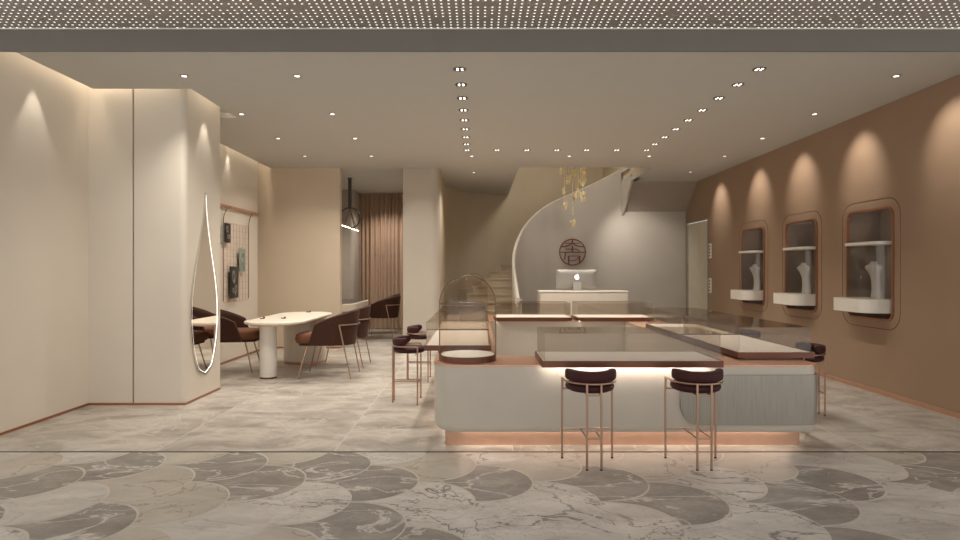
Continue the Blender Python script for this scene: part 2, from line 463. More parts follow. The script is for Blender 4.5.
# rear partition facing the camera, with a return corner
poly_wall('wall_rear', [(-4.0, 10.87), (-2.5, 10.87), (-2.5, 11.02), (-4.4, 11.02)], M['wall_rear'])
# side room with curtain
poly_wall('wall_side_room', [(-4.4, 11.0), (-4.4, 13.8), (-2.95, 13.8)] + arc(-2.95, 13.9, 0.1, -90, 0, 5) + [(-2.85, 14.62), (-0.6, 14.62)], M['dark_room_soffit_shade'])
# pier and curved stair wall
pier = [(-1.36, 14.62), (-1.36, 10.87)] + arc(-0.86, 11.03, 0.16, -90, 0, 6) + [(-0.70, 12.6)]
pier += [tuple(p)[:2] for p in spline([(-0.70, 12.6, 0), (-0.66, 13.3, 0), (-0.35, 14.07, 0), (0.15, 14.55, 0), (0.74, 14.83, 0), (1.7, 15.15, 0), (3.0, 15.4, 0), (4.7, 15.4, 0)], 6)][1:]
b = MB(); i0 = 9
b.loft([[(x, y, 0) for x, y in pier[:i0]], [(x, y, 3.6) for x, y in pier[:i0]]], closed=False)
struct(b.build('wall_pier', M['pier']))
b = MB()
b.loft([[(x, y, 0) for x, y in pier[i0 - 1:]], [(x, y, 5.4) for x, y in pier[i0 - 1:]]], closed=False)
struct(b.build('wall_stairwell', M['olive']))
# back wall behind the reception, right part
b = MB(); b.box(3.12, 4.62, 13.2, 13.4, 0, 3.27); struct(b.build('wall_back', M['grey'], smooth=False))

# right wall with niche holes and lift opening
NICHE = [(7.005, 'nearest'), (8.49, 'middle'), (9.97, 'farthest')]
XR = 4.57
outer = [(4.6, 0), (11.92, 0), (11.92, 2.43), (13.1, 2.43), (13.1, 0), (15.5, 0), (15.5, 3.6), (4.6, 3.6)]
holes = [rrect(c - .42, c + .42, 0.84, 2.12, 0.11) for c, _ in NICHE]
b = MB(); b.fill([[(XR, y, z) for y, z in lp] for lp in [outer] + holes])
struct(b.build('wall_right', M['brown'], smooth=False))
b = MB(); b.box(XR - .012, XR + .01, 4.7, 11.9, 0, 0.05); b.box(XR - .012, XR + .01, 13.12, 13.2, 0, 0.05)
struct(b.build('baseboard_right', M['copper'], smooth=False))

# ceiling with coves on the left and the stair opening
ce = [(-3.945, 4.64), (4.60, 4.64), (4.60, 12.49), (3.15, 12.49), (3.15, 10.82), (0.74, 10.82), (0.74, 14.83), (0.2, 14.62), (-1.3, 14.62), (-4.4, 14.62), (-4.4, 10.9), (-3.77, 10.9), (-3.77, 7.32), (-2.94, 7.32), (-2.94, 6.15), (-3.945, 6.15)]
# follow the curved wall edge loosely (ceiling runs slightly behind the wall)
b = MB(); b.prism([ce], XY, CEIL, CEIL + 0.06)
struct(b.build('ceiling', M['ceiling'], smooth=False))
b = MB()
b.box(-4.6, -2.7, 4.5, 7.4, 3.55, 3.6); b.box(-4.6, -3.5, 7.4, 11.1, 3.55, 3.6)
b.box(-4.6, 0.74, 11.1, 15.0, 3.55, 3.6); b.box(3.15, 4.8, 4.5, 15.6, 3.55, 3.6); b.box(-2.7, 3.2, 4.5, 10.8, 3.55, 3.6); b.box(-3.5, -2.6, 7.4, 11.2, 3.55, 3.6)
struct(b.build('ceiling', M['ceiling'], smooth=False))
# stairwell shaft above the ceiling
b = MB()
b.box(0.66, 0.735, 10.74, 14.95, CEIL + .06, 5.4); b.box(0.66, 3.25, 10.72, 10.815, CEIL + .06, 5.4)
b.box(3.2, 3.28, 12.0, 15.5, CEIL, 5.4); b.box(3.155, 3.28, 10.72, 12.4, CEIL + .06, 5.4)
b.box(0.6, 3.3, 10.7, 15.6, 5.4, 5.45)
struct(b.build('wall_stairwell', M['olive'], smooth=False))
# fascia over the shop front and the strip under the mall ceiling
b = MB(); b.box(-6, 6, 4.64, 4.66, 3.10, 3.6); struct(b.build('trim_2', M['fascia'], smooth=False))
b = MB(); b.box(-6, 6, 4.628, 4.64, 3.268, 3.2755); struct(b.build('trim_3', M['white'], smooth=False))
b = MB(); b.box(-7, 7, 0.2, 4.64, 3.276, 3.33); struct(b.build('ceiling', M['perf'], smooth=False))
# stair underside at the back right
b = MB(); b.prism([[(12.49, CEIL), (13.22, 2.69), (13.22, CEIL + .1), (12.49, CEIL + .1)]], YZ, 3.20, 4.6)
struct(b.build('trim_4', M['dark_room_soffit_shade'], smooth=False))  # underside's shade is put into this darker colour
b = MB(); b.prism([[(12.3, CEIL + 0.12), (12.36, CEIL - 0.02), (13.18, 2.62), (13.2, 2.80), (13.2, CEIL + .12)]], YZ, 3.155, 3.199)
struct(b.build('trim_5', M['grey'], smooth=False))

# lift door
d1 = empty('door_1', (XR, 12.51, 0)); struct(d1)
for k, (a, c) in enumerate(((-.585, -.005), (.005, .585))):
    b = MB(); b.box(0.03, 0.06, a, c, 0.0, 2.42); b.build('door_panel', M['elevator'], d1, smooth=False)
b = MB(); b.box(-0.012, 0.03, -0.60, -0.587, 0, 2.45); b.box(-0.012, 0.03, 0.587, 0.60, 0, 2.45); b.box(-0.012, 0.03, -0.60, 0.60, 2.425, 2.45)
b.build('door_frame', M['silver'], d1, smooth=False)
for z0, nm in ((1.65, 'upper'), (0.97, 'lower')):
    t = thing('call_panel', f'{nm} narrow call panel with buttons beside the lift door', 'call panel', (XR, 11.79, z0), 0, None)
    b = MB(); b.box(-0.015, 0.0, -0.06, 0.06, 0, 0.29, 0.004); b.build('plate', M['linen'], t)
    for k in range(4):
        b = MB(); b.lathe([(0.022, 0), (0.022, 0.006), (0.018, 0.009), (0, 0.009)], 12)
        bm = b.bm; bmesh.ops.transform(bm, matrix=Matrix.Translation((-0.015, 0, 0.05 + k * 0.063)) @ Matrix.Rotation(-PI / 2, 4, 'Y'), verts=bm.verts)
        b.build('button', M['bronze'], t)

# ------------------------------------------------------------------ staircase
PATH = [(.76, 10.9, 0.89), (.72, 11.6, 1.57), (.84, 12.2, 2.03), (1.08, 12.62, 2.43), (1.5, 12.98, 2.80), (2.02, 13.13, 3.06), (2.6, 13.19, 3.33), (3.15, 13.2, 3.62)]
sp = spline(PATH, 6)
st = thing('staircase', 'curved stone staircase rising to the right behind a solid grey parapet', 'staircase')
OUTER = spline([(-.35, 10.95, 0), (-.40, 11.7, 0), (-.25, 12.5, 0), (0.1, 13.15, 0), (.7, 13.75, 0), (1.5, 14.2, 0), (2.4, 14.4, 0), (3.1, 14.4, 0)], 6)
NS = 16
def at(path, t):
    x = t * (len(path) - 1); i = min(int(x), len(path) - 2); return path[i].lerp(path[i + 1], x - i)
for k in range(NS):
    t0, t1 = k / NS * 0.95, (k + 1) / NS * 0.95 + .012
    zt = (k + 1) * 0.155
    q = [at(sp, t0), at(OUTER, t0), at(OUTER, t1), at(sp, t1)]
    q[0] = q[0] + (q[1] - q[0]).normalized() * 0.05; q[3] = q[3] + (q[2] - q[3]).normalized() * 0.05
    b = MB()
    z0 = max(0.0, zt - 0.32)
    b.loft([[(p.x, p.y, z0) for p in q], [(p.x, p.y, zt - .03) for p in q]], True, True)
    n0 = (q[0] - q[3]).normalized() * 0.025; n1 = (q[1] - q[2]).normalized() * 0.025
    qq = [q[0] + n0, q[1] + n1, q[2], q[3]]
    b.loft([[(p.x, p.y, zt - .03) for p in qq], [(p.x, p.y, zt) for p in qq]], True, True)
    b.build('step', M['steps'], st, smooth=False)
# parapet
inn = []
for i, p in enumerate(sp):
    d = sp[min(i + 1, len(sp) - 1)] - sp[max(i - 1, 0)]; nrm = Vector((-d.y, d.x, 0)).normalized()
    inn.append(p + nrm * 0.06)
loops = []
for p, q in zip(sp, inn):
    loops.append([(p.x, p.y, 0), (p.x, p.y, p.z), (q.x, q.y, p.z), (q.x, q.y, 0)])
b = MB(); b.loft(loops, True, True); b.build('parapet', M['grey'], st)
b = MB(); b.tube([((p.x + q.x) / 2, (p.y + q.y) / 2, p.z + .008) for p, q in zip(sp, inn)], 0.018, 8); b.tube([(.79, 10.93, 0.0), (.785, 10.92, .89)], 0.018, 8)
b.build('handrail', M['desk'], st)
b = MB(); b.tube([(p.x - .05, p.y - 0.03, p.z * .985 - .13) for p in sp[:14]], 0.016, 8); b.tube([(sp[0].x - .05, sp[0].y - .03, 0), (sp[0].x - .05, sp[0].y - .03, sp[0].z - .14)], 0.016, 8)
b.build('trim_rail', M['desk'], st)

# round emblem on the stair wall
def emblem():
    t = thing('wall_emblem', 'round red-brown seal emblem on grey wall above the computer', 'emblem', (2.06, 13.09, 1.81))
    S = 0.285 / 115.0
    def p2(x, y): return ((x - 206) * S, 0, (157 - y) * S)
    def flat(b, pts, w, th=0.012):
        P = [Vector(p2(*q)) for q in pts]
        lo, hi = [], []
        for i, p in enumerate(P):
            d = P[min(i + 1, len(P) - 1)] - P[max(i - 1, 0)]; d.normalize(); n = Vector((-d.z, 0, d.x)) * w * S / 2
            lo.append(p - n); hi.append(p + n)
        b.loft([[(l.x, -th, l.z), (h.x, -th, h.z), (h.x, 0, h.z), (l.x, 0, l.z)] for l, h in zip(lo, hi)], True, True)
    b = MB()
    n = 48; r0, r1 = 108 * S, 119 * S
    b.prism([[(r1 * math.cos(2 * PI * k / n), r1 * math.sin(2 * PI * k / n)) for k in range(n)], [(r0 * math.cos(2 * PI * k / n), r0 * math.sin(2 * PI * k / n)) for k in range(n)]], XZ, -0.012, 0)
    b.build('ring', M['logo'], t)
    strokes = [([(205, 42), (205, 82)], 13), ([(205, 76), (185, 92), (160, 102), (130, 108), (106, 109)], 11), ([(205, 76), (226, 92), (250, 102), (280, 108), (306, 109)], 11),
               ([(140, 78), (270, 78)], 7), ([(205, 100), (205, 157)], 13), ([(145, 130), (240, 130), (258, 140), (268, 156)], 8), ([(98, 157), (314, 157)], 9),
               ([(146, 160), (141, 190), (135, 225)], 10), ([(172, 188), (172, 268)], 14), ([(166, 191), (276, 191)], 7), ([(268, 194), (270, 256)], 14),
               ([(178, 228), (210, 233), (240, 222), (266, 198)], 8)]
    b = MB()
    for pts, w in strokes: flat(b, pts, w)
    b.build('character_strokes', M['logo'], t, smooth=False)
emblem()

# ------------------------------------------------------------------ display island
isl = thing('display_island', 'large beige ring-shaped jewellery counter island with copper top and plinth', 'counter')
X0, X1, Y0, Y1 = -0.36, 2.69, 4.70, 10.05
def orr(o): return rrect(X0 + o, X1 - o, Y0 + o, Y1 - o, 0, 10, (max(.02, .25 - o), max(.015, .13 - o), max(.015, .13 - o), max(.02, .25 - o)))
IX0, IX1, IY0, IY1 = 0.165, 2.15, 5.20, 8.83
inner_l = rrect(IX0, IX1, IY0, IY1, 0.03, 3)
lv = [(.045, .128), (.022, .132), (.007, .148), (0, .178), (0, .65)]
b = MB(); b.loft([[(x, y, z) for x, y in orr(o)] for o, z in lv])
b.loft([[(x, y, .128) for x, y in inner_l], [(x, y, .65) for x, y in inner_l]])
b.fill([[(x, y, .128) for x, y in orr(.045)], [(x, y, .128) for x, y in inner_l]])
b.build('body', M['counter'], isl)
b = MB(); b.prism([orr(-.006), rrect(IX0 + .006, IX1 - .006, IY0 + .006, IY1 - .006, .03, 3)], XY, .65, .664)
b.build('worktop', M['copper'], isl)
b = MB(); b.prism([rrect(-.266, 2.60, 4.83, 9.95, .03, 3), rrect(IX0 - .05, IX1 + .05, IY0 - .05, IY1 + .05, .03, 3)], XY, 0, .1281)
b.build('plinth', M['copper'], isl)
b = MB(); b.box(-.15, 2.5, 4.812, 4.828, .1265, .1278); b.box(-.285, -.268, 5.3, 9.8, .1265, .1278); b.box(2.602, 2.618, 5.0, 9.8, .1265, .1278)
b.build('floor_light_strip', M['led_hot'], isl, smooth=False)
# fluted metal panel that wraps the right front corner
path = []
for x in [1.58 + k * (2.56 - 1.58) / 40 for k in range(41)]: path.append((x, Y0))
for p in arc(2.56, 4.83, .13, -90, 0, 12)[1:]: path.append(p)
for k in range(1, 7): path.append((X1, 4.83 + k * .05))
cum = [0]
for a, c in zip(path[:-1], path[1:]): cum.append(cum[-1] + math.hypot(c[0] - a[0], c[1] - a[1]))
Ltot = cum[-1]; zl, zh, R = .196, .587, .16
lo, hi = [], []
for i, (p, s_) in enumerate(zip(path, cum)):
    a = path[min(i + 1, len(path) - 1)]; c = path[max(i - 1, 0)]
    d = Vector((a[0] - c[0], a[1] - c[1], 0)).normalized(); n = Vector((d.y, -d.x, 0))
    e = 0.0
    if s_ < R: e = R - math.sqrt(max(0, R * R - (R - s_) ** 2))
    if Ltot - s_ < .05: e = .05 - math.sqrt(max(0, .0025 - (.05 - Ltot + s_) ** 2))
    e = min(e, (zh - zl) / 2 - .03) if 0 < i else (zh - zl) / 2 - .05
    f = Vector((p[0], p[1], 0)) + n * .022; g = Vector((p[0], p[1], 0)) + n * -.002
    lo.append([(f.x, f.y, zl + e), (f.x, f.y, zh - e), (g.x, g.y, zh - e), (g.x, g.y, zl + e)])
b = MB(); b.loft(lo, True, True); b.build('corner_panel', M['fluted'], isl)

# tray cases with smoked glass
def tray_case(label, x0, x1, y0, y1, led=None):
    t = thing('display_case', label, 'display case', (x0, y0, .664), 0, 'glass tray cases on the island')
    w, d = x1 - x0, y1 - y0
    za, zb = .0115, .0595
    b = MB(); b.prism([rrect(0, w, 0, d, .004, 2), rrect(.012, w - .012, .012, d - .012, .002, 1)], XY, za, zb); b.box(.01, w - .01, .01, d - .01, za, za + .01)
    b.build('tray_frame', M['copper_dark'], t)
    b = MB(); b.box(.0125, w - .0125, .0125, d - .0125, za + .012, zb - .002); b.build('tray_lining', M['linen'], t, smooth=False)
    b = MB(); bx0, bx1, by0, by1 = max(.06, X0 + .05 - x0), min(w - .06, X1 - .05 - x0), max(.04, Y0 + .05 - y0), d - .05
    b.box(bx0, bx1, by0, by1, 0.0003, za); b.build('riser', M['bronze'], t, smooth=False)
    g0, h, th = .018, .262, .006
    b = MB()
    b.box(g0, w - g0, g0, g0 + th, zb, h); b.box(g0, w - g0, d - g0 - th, d - g0, zb, h)
    b.box(g0, g0 + th, g0 + th, d - g0 - th, zb, h); b.box(w - g0 - th, w - g0, g0 + th, d - g0 - th, zb, h)
    b.box(g0, w - g0, g0, d - g0, h, h + th)
    b.build('glass_cover', M['glass_tray'], t, smooth=False)
    if led:
        b = MB(); b.box(led[0], led[1], led[3] - .012, led[3] - .009, za - .008, za - .0005); b.build('light_strip', M['led_tray'], t, smooth=False)
        b = MB(); b.box(led[0], led[1], led[3] - .025, led[3] - .0135, za - .0112, za - .0002); b.build('light_shield', M['bronze'], t, smooth=False)  # added unseen shield, keeps the strip's light off the mall floor
    return t
tray_case('long smoked-glass case overhanging the front counter edge above two stools', .48, 1.845, 4.50, 5.07, (.04, 1.32, .12, .14))
tray_case('smoked-glass case at the front end of the right counter', 2.16, 2.797, 4.986, 6.39)
tray_case('smoked-glass case at the rear end of the right counter', 2.156, 2.79, 6.44, 7.72)
tray_case('smoked-glass case on the left counter directly behind the glass dome', -.49, .12, 5.45, 6.88)
tray_case('second smoked-glass case on the left counter behind the dome', -.49, .12, 7.0, 8.16)
tray_case('third and farthest smoked-glass case on the left counter', -.49, .12, 8.30, 9.40)
tray_case('left smoked-glass case on the back counter before the reception desk', .24, 1.368, 8.73, 9.37, (.04, 1.08, .04, .05))
tray_case('right smoked-glass case on the back counter before the reception desk', 1.448, 2.56, 8.73, 9.37, (.04, 1.07, .04, .05))

# bell jars
def dome_case(label, x, y):
    t = thing('glass_dome', label, 'display dome', (x, y, .664), 0, 'arched glass domes on the island')
    r = .237
    b = MB(); b.lathe([(r, 0.0004), (r, .044), (r - .004, .048), (r - .014, .048), (r - .014, .044), (0, .044)], 48); b.build('base', M['copper_dark'], t)
    b = MB(); b.lathe([(r - .016, .0445), (r - .016, .049), (r - .02, .051), (0, .051)], 48); b.build('pad', M['linen'], t)
    rg, zs = r - .006, .462
    prof = [(rg, .0485), (rg, .25), (rg, zs)] + [(rg * math.cos(PI / 2 * k / 14), zs + rg * math.sin(PI / 2 * k / 14)) for k in range(1, 14)] + [(0.0, zs + rg)]
    b = MB(); b.lathe(prof, 48); b.build('glass_shell', M['glass_dome'], t)
    rr = rg + .003
    for yy in (0,):
        b = MB(); b.tube([(rr, yy, .048), (rr, yy, zs)] + [(rr * math.cos(PI * k / 28), yy, zs + rr * math.sin(PI * k / 28)) for k in range(1, 28)] + [(-rr, yy, zs), (-rr, yy, .048)], .0042, 8)
        b.build('arch_frame', M['bronze'], t)
    b = MB(); b.tube([(rr * math.cos(2 * PI * k / 48), rr * math.sin(2 * PI * k / 48), zs) for k in range(48)], .003, 6, closed=True); b.build('ring', M['bronze'], t)
dome_case('round copper-based arched glass dome at the near left island corner', -.086, 4.985)
dome_case('arched glass dome at the far left island corner, before the stairs', -.086, 9.75)

# ------------------------------------------------------------------ bar stools
def make_stool():
    t = empty('bar_stool')
    def cap(pts, half_w, half_h, n=14):
        P = [Vector(p) for p in pts]; loops = []; m = len(P)
        cum = [0.0]
        for a, c in zip(P[:-1], P[1:]): cum.append(cum[-1] + (c - a).length)
        Lt = cum[-1]
        for i, p in enumerate(P):
            d = (P[min(i + 1, m - 1)] - P[max(i - 1, 0)]).normalized()
            nrm = Vector((d.y, -d.x, 0)).normalized()
            e = min(cum[i], Lt - cum[i]); k = 1.0
            rr = .045
            if e < rr: k = math.sqrt(max(0.02, 1 - ((rr - e) / rr) ** 2))
            lp = []
            for q in range(n):
                a = 2 * PI * q / n; cx, cz = math.cos(a), math.sin(a)
                cx = math.copysign(abs(cx) ** .6, cx); cz = math.copysign(abs(cz) ** .6, cz)
                lp.append(p + nrm * half_w * cx * k + Vector((0, 0, half_h * cz * (0.35 + .65 * k))))
            loops.append(lp)
        return MB().loft(loops, True, True)
    # seat, rounded pad
    prof = [(0, .528), (.10, .528), (.145, .532), (.168, .543), (.178, .562), (.172, .580), (.155, .592), (.10, .597), (0, .598)]
    b = MB(); b.lathe(prof, 36, (0, .02, 0), 1.0, .98); b.build('seat', M['velvet'], t, angle=60)
    arcp = [(.166 * math.sin(math.radians(a)), .03 - .166 * math.cos(math.radians(a)), .648 + .012 * abs(a / 84) ** 2) for a in range(-84, 85, 7)]
    b = cap(arcp, .030, .040); b.build('backrest', M['velvet'], t, angle=60)
    r = .0085
    for sx in (-1, 1):
        b = MB(); b.tube([(sx * .187, .12, 0.004), (sx * .187, .12, .604)], r, 8); lg = b.build('leg', M['rose_metal'], t)
        b = MB(); b.lathe([(.0095, 0), (.0095, .008), (0, .008)], 10, (sx * .187, .12, 0)); b.build('foot_cap', M['black'], lg)
    for sx in (-1, 1):
        b = MB(); b.tube([(sx * .05, -.158, 0.004), (sx * .05, -.158, .604)], r, 8); lg = b.build('leg', M['rose_metal'], t)
        b = MB(); b.lathe([(.0095, 0), (.0095, .008), (0, .008)], 10, (sx * .05, -.158, 0)); b.build('foot_cap', M['black'], lg)
    rail = [(.187, .12, .604), (.187, .04, .604)] + [(.187 * math.cos(math.radians(a)), .03 + .195 * math.sin(math.radians(a)), .604) for a in range(-5, -176, -10)] + [(-.187, .04, .604), (-.187, .12, .604)]
    b = MB(); b.tube(rail, .0075, 8); b.build('arm_rail', M['rose_metal'], t)
    z = .222
    b = MB(); b.tube([(-.187, .12, z), (.187, .12, z)], .007, 8)
    for sx in (-1, 1): b.tube([(sx * .05, -.158, z), (sx * .05, .12, z)], .006, 8)
    b.tube([(-.05, -.158, z), (.05, -.158, z)], .006, 8)
    b.build('footrest', M['rose_metal'], t)
    b = MB(); b.tube([(-.187, .10, .526), (.187, .10, .526)], .006, 8); b.tube([(-.05, -.158, .526), (.05, -.158, .526)], .006, 8)
    for sx in (-1, 1): b.tube([(sx * .05, -.158, .526), (sx * .05, .1, .526)], .006, 8)
    b.build('seat_frame', M['rose_metal'], t)
    return t
stool = make_stool()
spots = [((.816, 4.37), 0, 'burgundy velvet bar stool at the front counter, left of the two under the long case'),
         ((1.59, 4.37), 0, 'burgundy velvet bar stool at the front counter, before the fluted corner panel'),
         ((-.752, 6.45), -90, 'burgundy bar stool at the left side of the island, nearer of two'),
         ((-.75, 7.75), -90, 'burgundy bar stool at the left side of the island, farther of two'),
         ((3.19, 5.84), 90, 'burgundy bar stool at the right side of the island, by its front corner'),
         ((3.21, 7.2), 90, 'burgundy bar stool at the right side of the island, farther back')]
for i, ((x, y), a, lab) in enumerate(spots):
    o = stool if i == 0 else copy_tree(stool)
    o.location = (x, y, 0); o.rotation_euler = (0, 0, math.radians(a))
    tag(o, lab, 'bar stool', 'velvet bar stools around the island')

# ------------------------------------------------------------------ tub chairs
def make_chair():
    t = empty('tub_chair')
    nu = 40; nv = 8
    def pt(u, v, off):
        # u 0..1 around from right arm front, over the back, to left arm front; v 0..1 bottom to top
        A = .33; yc = -.07
        s = .86 + .14 * v
        yf = .24 - .12 * v
        straight = yf - yc; arcl = PI * A * .98
        tot = 2 * straight + arcl
        q = u * tot
        if q < straight: x, y, nx, ny = A, yf - q, 1, 0
        elif q < straight + arcl:
            a = -(q - straight) / arcl * PI
            x, y = A * math.cos(a), yc + A * math.sin(a); nx, ny = math.cos(a), math.sin(a)
        else: x, y, nx, ny = -A, yc + (q - straight - arcl), -1, 0
        c = math.sin(PI * u)
        top = .70 + .18 * (c ** .9)
        z = .43 + (top - .43) * v
        return Vector((x * s - nx * off, y * s - ny * off, z))
    outer = [[pt(i / nu, j / nv, 0) for i in range(nu + 1)] for j in range(nv + 1)]
    inner = [[pt(i / nu, j / nv, .045) for i in range(nu + 1)] for j in range(nv + 1)]
    topr = [((a + c) / 2) + Vector((0, 0, .016)) for a, c in zip(outer[-1], inner[-1])]
    rows = outer + [topr] + list(reversed(inner))
    b = MB(); b.loft([[tuple(p) for p in r] for r in rows], closed=False)
    b.loft([[tuple(p) for p in inner[0]], [tuple(p) for p in outer[0]]], closed=False)
    for i in (0, nu):
        loop = [r[i] for r in rows]
        b.bm.faces.new([b.bm.verts.new(p) for p in loop])
    b.build('back_shell', M['suede'], t, angle=50)
    # seat cushion
    prof = []
    base = rrect(-.27, .27, -.30, .41, .14, 8, (.24, .24, .13, .13))
    def ins(k):
        return [((x) * k, (y - .05) * k + .05) for x, y in base]
    lv2 = [(.80, .455), (.96, .458), (1.0, .475), (1.02, .51), (1.0, .55), (.96, .57), (.85, .582), (.5, .592), (.05, .594)]
    b = MB(); b.loft([[(x, y, z) for x, y in ins(k)] for k, z in lv2], True, True); b.build('seat', M['suede_seat'], t, angle=60)
    b = MB(); b.loft([[(x * .95, y * .95, z) for x, y in ins(.95)] for z in (.425, .456)], True, True); b.build('seat_base', M['suede'], t)
    for sx in (-1, 1):
        b = MB(); b.tube([(sx * .23, .24, .43), (sx * .29, .345, 0)], [.011, .008], 8); b.build('leg', M['rose_metal'], t)
    for sx in (-1, 1):
        b = MB(); b.tube([(sx * .29, -.345, 0), (sx * .315, -.20, .70)], [.008, .010], 8); b.build('leg', M['rose_metal'], t)
    fr = []
    for i in range(0, 19):
        a = math.radians(-25 - i * (130 / 18)); fr.append((.335 * math.cos(a) * .975, -.07 + .335 * math.sin(a) * .975, .70))
    fr[0] = (.315, -.2, .70); fr[-1] = (-.315, -.2, .70)
    b = MB(); b.tube(fr, .009, 8); b.build('back_rail', M['rose_metal'], t)
    return t
ch = make_chair()
for i, ((x, y), a, lab) in enumerate([((-3.46, 8.42), -82, 'brown suede tub chair left of the cream table, behind the mirror column'),
                                 ((-1.99, 8.05), 90, 'brown suede tub chair at the right side of the cream table, nearest the camera'),
                                 ((-1.99, 8.90), 90, 'brown suede tub chair at the right side of the cream table, second from the camera'),
                                 ((-2.02, 12.6), 80, 'dark tub chair in the curtained room, nearer one at the dark-topped table'),
                                 ((-2.15, 13.5), 92, 'dark tub chair in the curtained room, closest to the curtain')]):
    o = ch if i == 0 else copy_tree(ch)
    o.location = (x, y, 0); o.rotation_euler = (0, 0, math.radians(a))
    tag(o, lab, 'chair', 'brown suede tub chairs')

# ------------------------------------------------------------------ tables
t = thing('consultation_table', 'long cream table with rounded ends on a round column and a slab leg', 'table', (-2.66, 8.6, 0))
def tl(k=0.0): return rrect(-.40 + k, .40 - k, -1.05 + k, 1.02 - k, .36 - k, 10)
b = MB(); b.loft([[(x, y, z) for x, y in tl(o)] for o, z in ((.05, .708), (.012, .714), (0, .724), (0, .742), (.006, .748), (.02, .75))], True, True); b.build('tabletop', M['cream'], t)
b = MB(); b.loft([[(x, y, z) for x, y in tl(.06)] for z in (.697, .7085)], True, True); b.build('copper_edge', M['copper'], t)
b = MB(); b.lathe([(.108, .02), (.108, .698)], 32, (-.09, -.73, 0)); lg = b.build('leg', M['white'], t)
b = MB(); b.lathe([(.106, 0), (.106, .02)], 32, (-.09, -.73, 0)); b.build('base_ring', M['copper_dark'], lg)
sl = rrect(-.33, .30, .42, .92, .24, 8)
b = MB(); b.loft([[(x, y, z) for x, y in sl] for z in (.03, .698)], True, True); lg = b.build('slab_leg', M['cream'], t)
b = MB(); b.loft([[(x, y, z) for x, y in rrect(-.325, .295, .425, .915, .235, 8)] for z in (0, .031)], True, True); b.build('base_band', M['copper'], lg)
for (x, y, a, lab) in ((-3.12 + .45, 9.45, .3, 'small black clip lying at the far end of the cream table'), (-2.93, 8.15, 1.0, 'small black clip lying near the column end of the cream table'), (-2.66, 8.2, -.4, 'small black clip lying mid-table near the right edge of the cream table')):
    b = MB(); b.box(-.035, .035, -.012, .012, 0, .012, .004); b.box(.02, .034, -.01, .01, .01, .028, .003)
    o = b.build('table_clip', M['black']); o.location = (x, y, .7501); o.rotation_euler = (0, 0, a)
    tag(o, lab, 'clip', 'small clips on the cream table')

t = thing('meeting_table', 'dark-topped table with pale rim in the curtained side room', 'table', (-2.78, 12.35, 0))
tl2 = lambda k: rrect(-.55 + k, .40 - k, -1.0 + k, 1.0 - k, .36 - k, 10)
b = MB(); b.loft([[(x, y, z) for x, y in tl2(o)] for o, z in ((.05, .62), (0, .63), (0, .76), (.01, .77), (.03, .77))], True, True); b.build('tabletop', M['cream'], t)
b = MB(); b.loft([[(x, y, z) for x, y in tl2(.035)] for z in (.77, .774)], True, True); b.build('dark_inset', M['dark_top'], t)
for yy in (-.6, .6):
    b = MB(); b.lathe([(.15, 0), (.15, .62)], 24, (-.05, yy, 0)); b.build('leg', M['cream'], t)

# ------------------------------------------------------------------ teardrop mirror
t = thing('teardrop_mirror', 'tall teardrop wall mirror with lit rim on the left column', 'mirror', (-3.06, 6.70, .24))
H = 2.04; prof = [(0, 0), (.06, .145), (.13, .20), (.25, .257), (.40, .305), (.55, .328), (.72, .335), (.9, .318), (1.08, .275), (1.26, .215), (1.44, .148), (1.60, .094), (1.75, .052), (1.88, .026), (1.98, .012), (2.04, .003)]
def tear(k=0.0):
    pr = spline([(a, c, 0) for a, c in prof], 4)
    right = [(p.y, p.x) for p in pr]
    out = right + [(-x, z) for x, z in reversed(right[1:-1])]
    # shear: tip leans a little toward the far side
    res = []
    for x, z in out:
        kx = max(0, 1 - k / .335)
        zz = .85 + (z - .85) * (1 - k / (.85 if z < .85 else 1.19))
        res.append((x * kx + .02 * max(0, (z - 1.2)), zz))
    return res
b = MB(); b.prism([tear(0), tear(.022)], YZ, .0005, .017); b.build('frame', M['chrome'], t)
b = MB(); b.fill([[(.012, y, z) for y, z in tear(.02)]]); b.build('mirror_glass', M['mirror'], t, smooth=False)
b = MB(); b.prism([tear(.0225), tear(.0285)], YZ, .013, .0155); b.build('light_strip', M['led_mirror'], t, smooth=False)

# ------------------------------------------------------------------ wire grid rack on the left wall
XW = -3.84
t = thing('wire_grid_rack', 'copper wire grid hung by curved hooks from wall rails', 'wall rack', (XW, 8.92, 0))
for (a, c) in ((-.20, .25), (.31, 1.52)):
    b = MB(); b.box(.0, .05, a, c, 2.36, 2.40, .004); b.build('rail', M['copper'], t)
b = MB()
for k in range(9): b.tube([(.04, .05 + k * .118, .92), (.04, .05 + k * .118, 2.13)], .0033, 6)
for k in range(13): b.tube([(.04, .05, .92 + k * .1008), (.04, .05 + 8 * .118, .92 + k * .1008)], .0033, 6)
b.build('wire_grid', M['copper'], t)
for y in (.03, 1.02):
    b = MB(); b.tube([tuple(q) for q in [Vector((.04, y, 0.95)), Vector((.04, y, 2.10))] + spline([(.04, y, 2.12), (.04, y + .03, 2.23), (.04, y + .11, 2.32), (.04, y + .22, 2.365), (.035, y + .33, 2.375)], 5)], .006, 6); b.build('hook', M['bronze'], t)
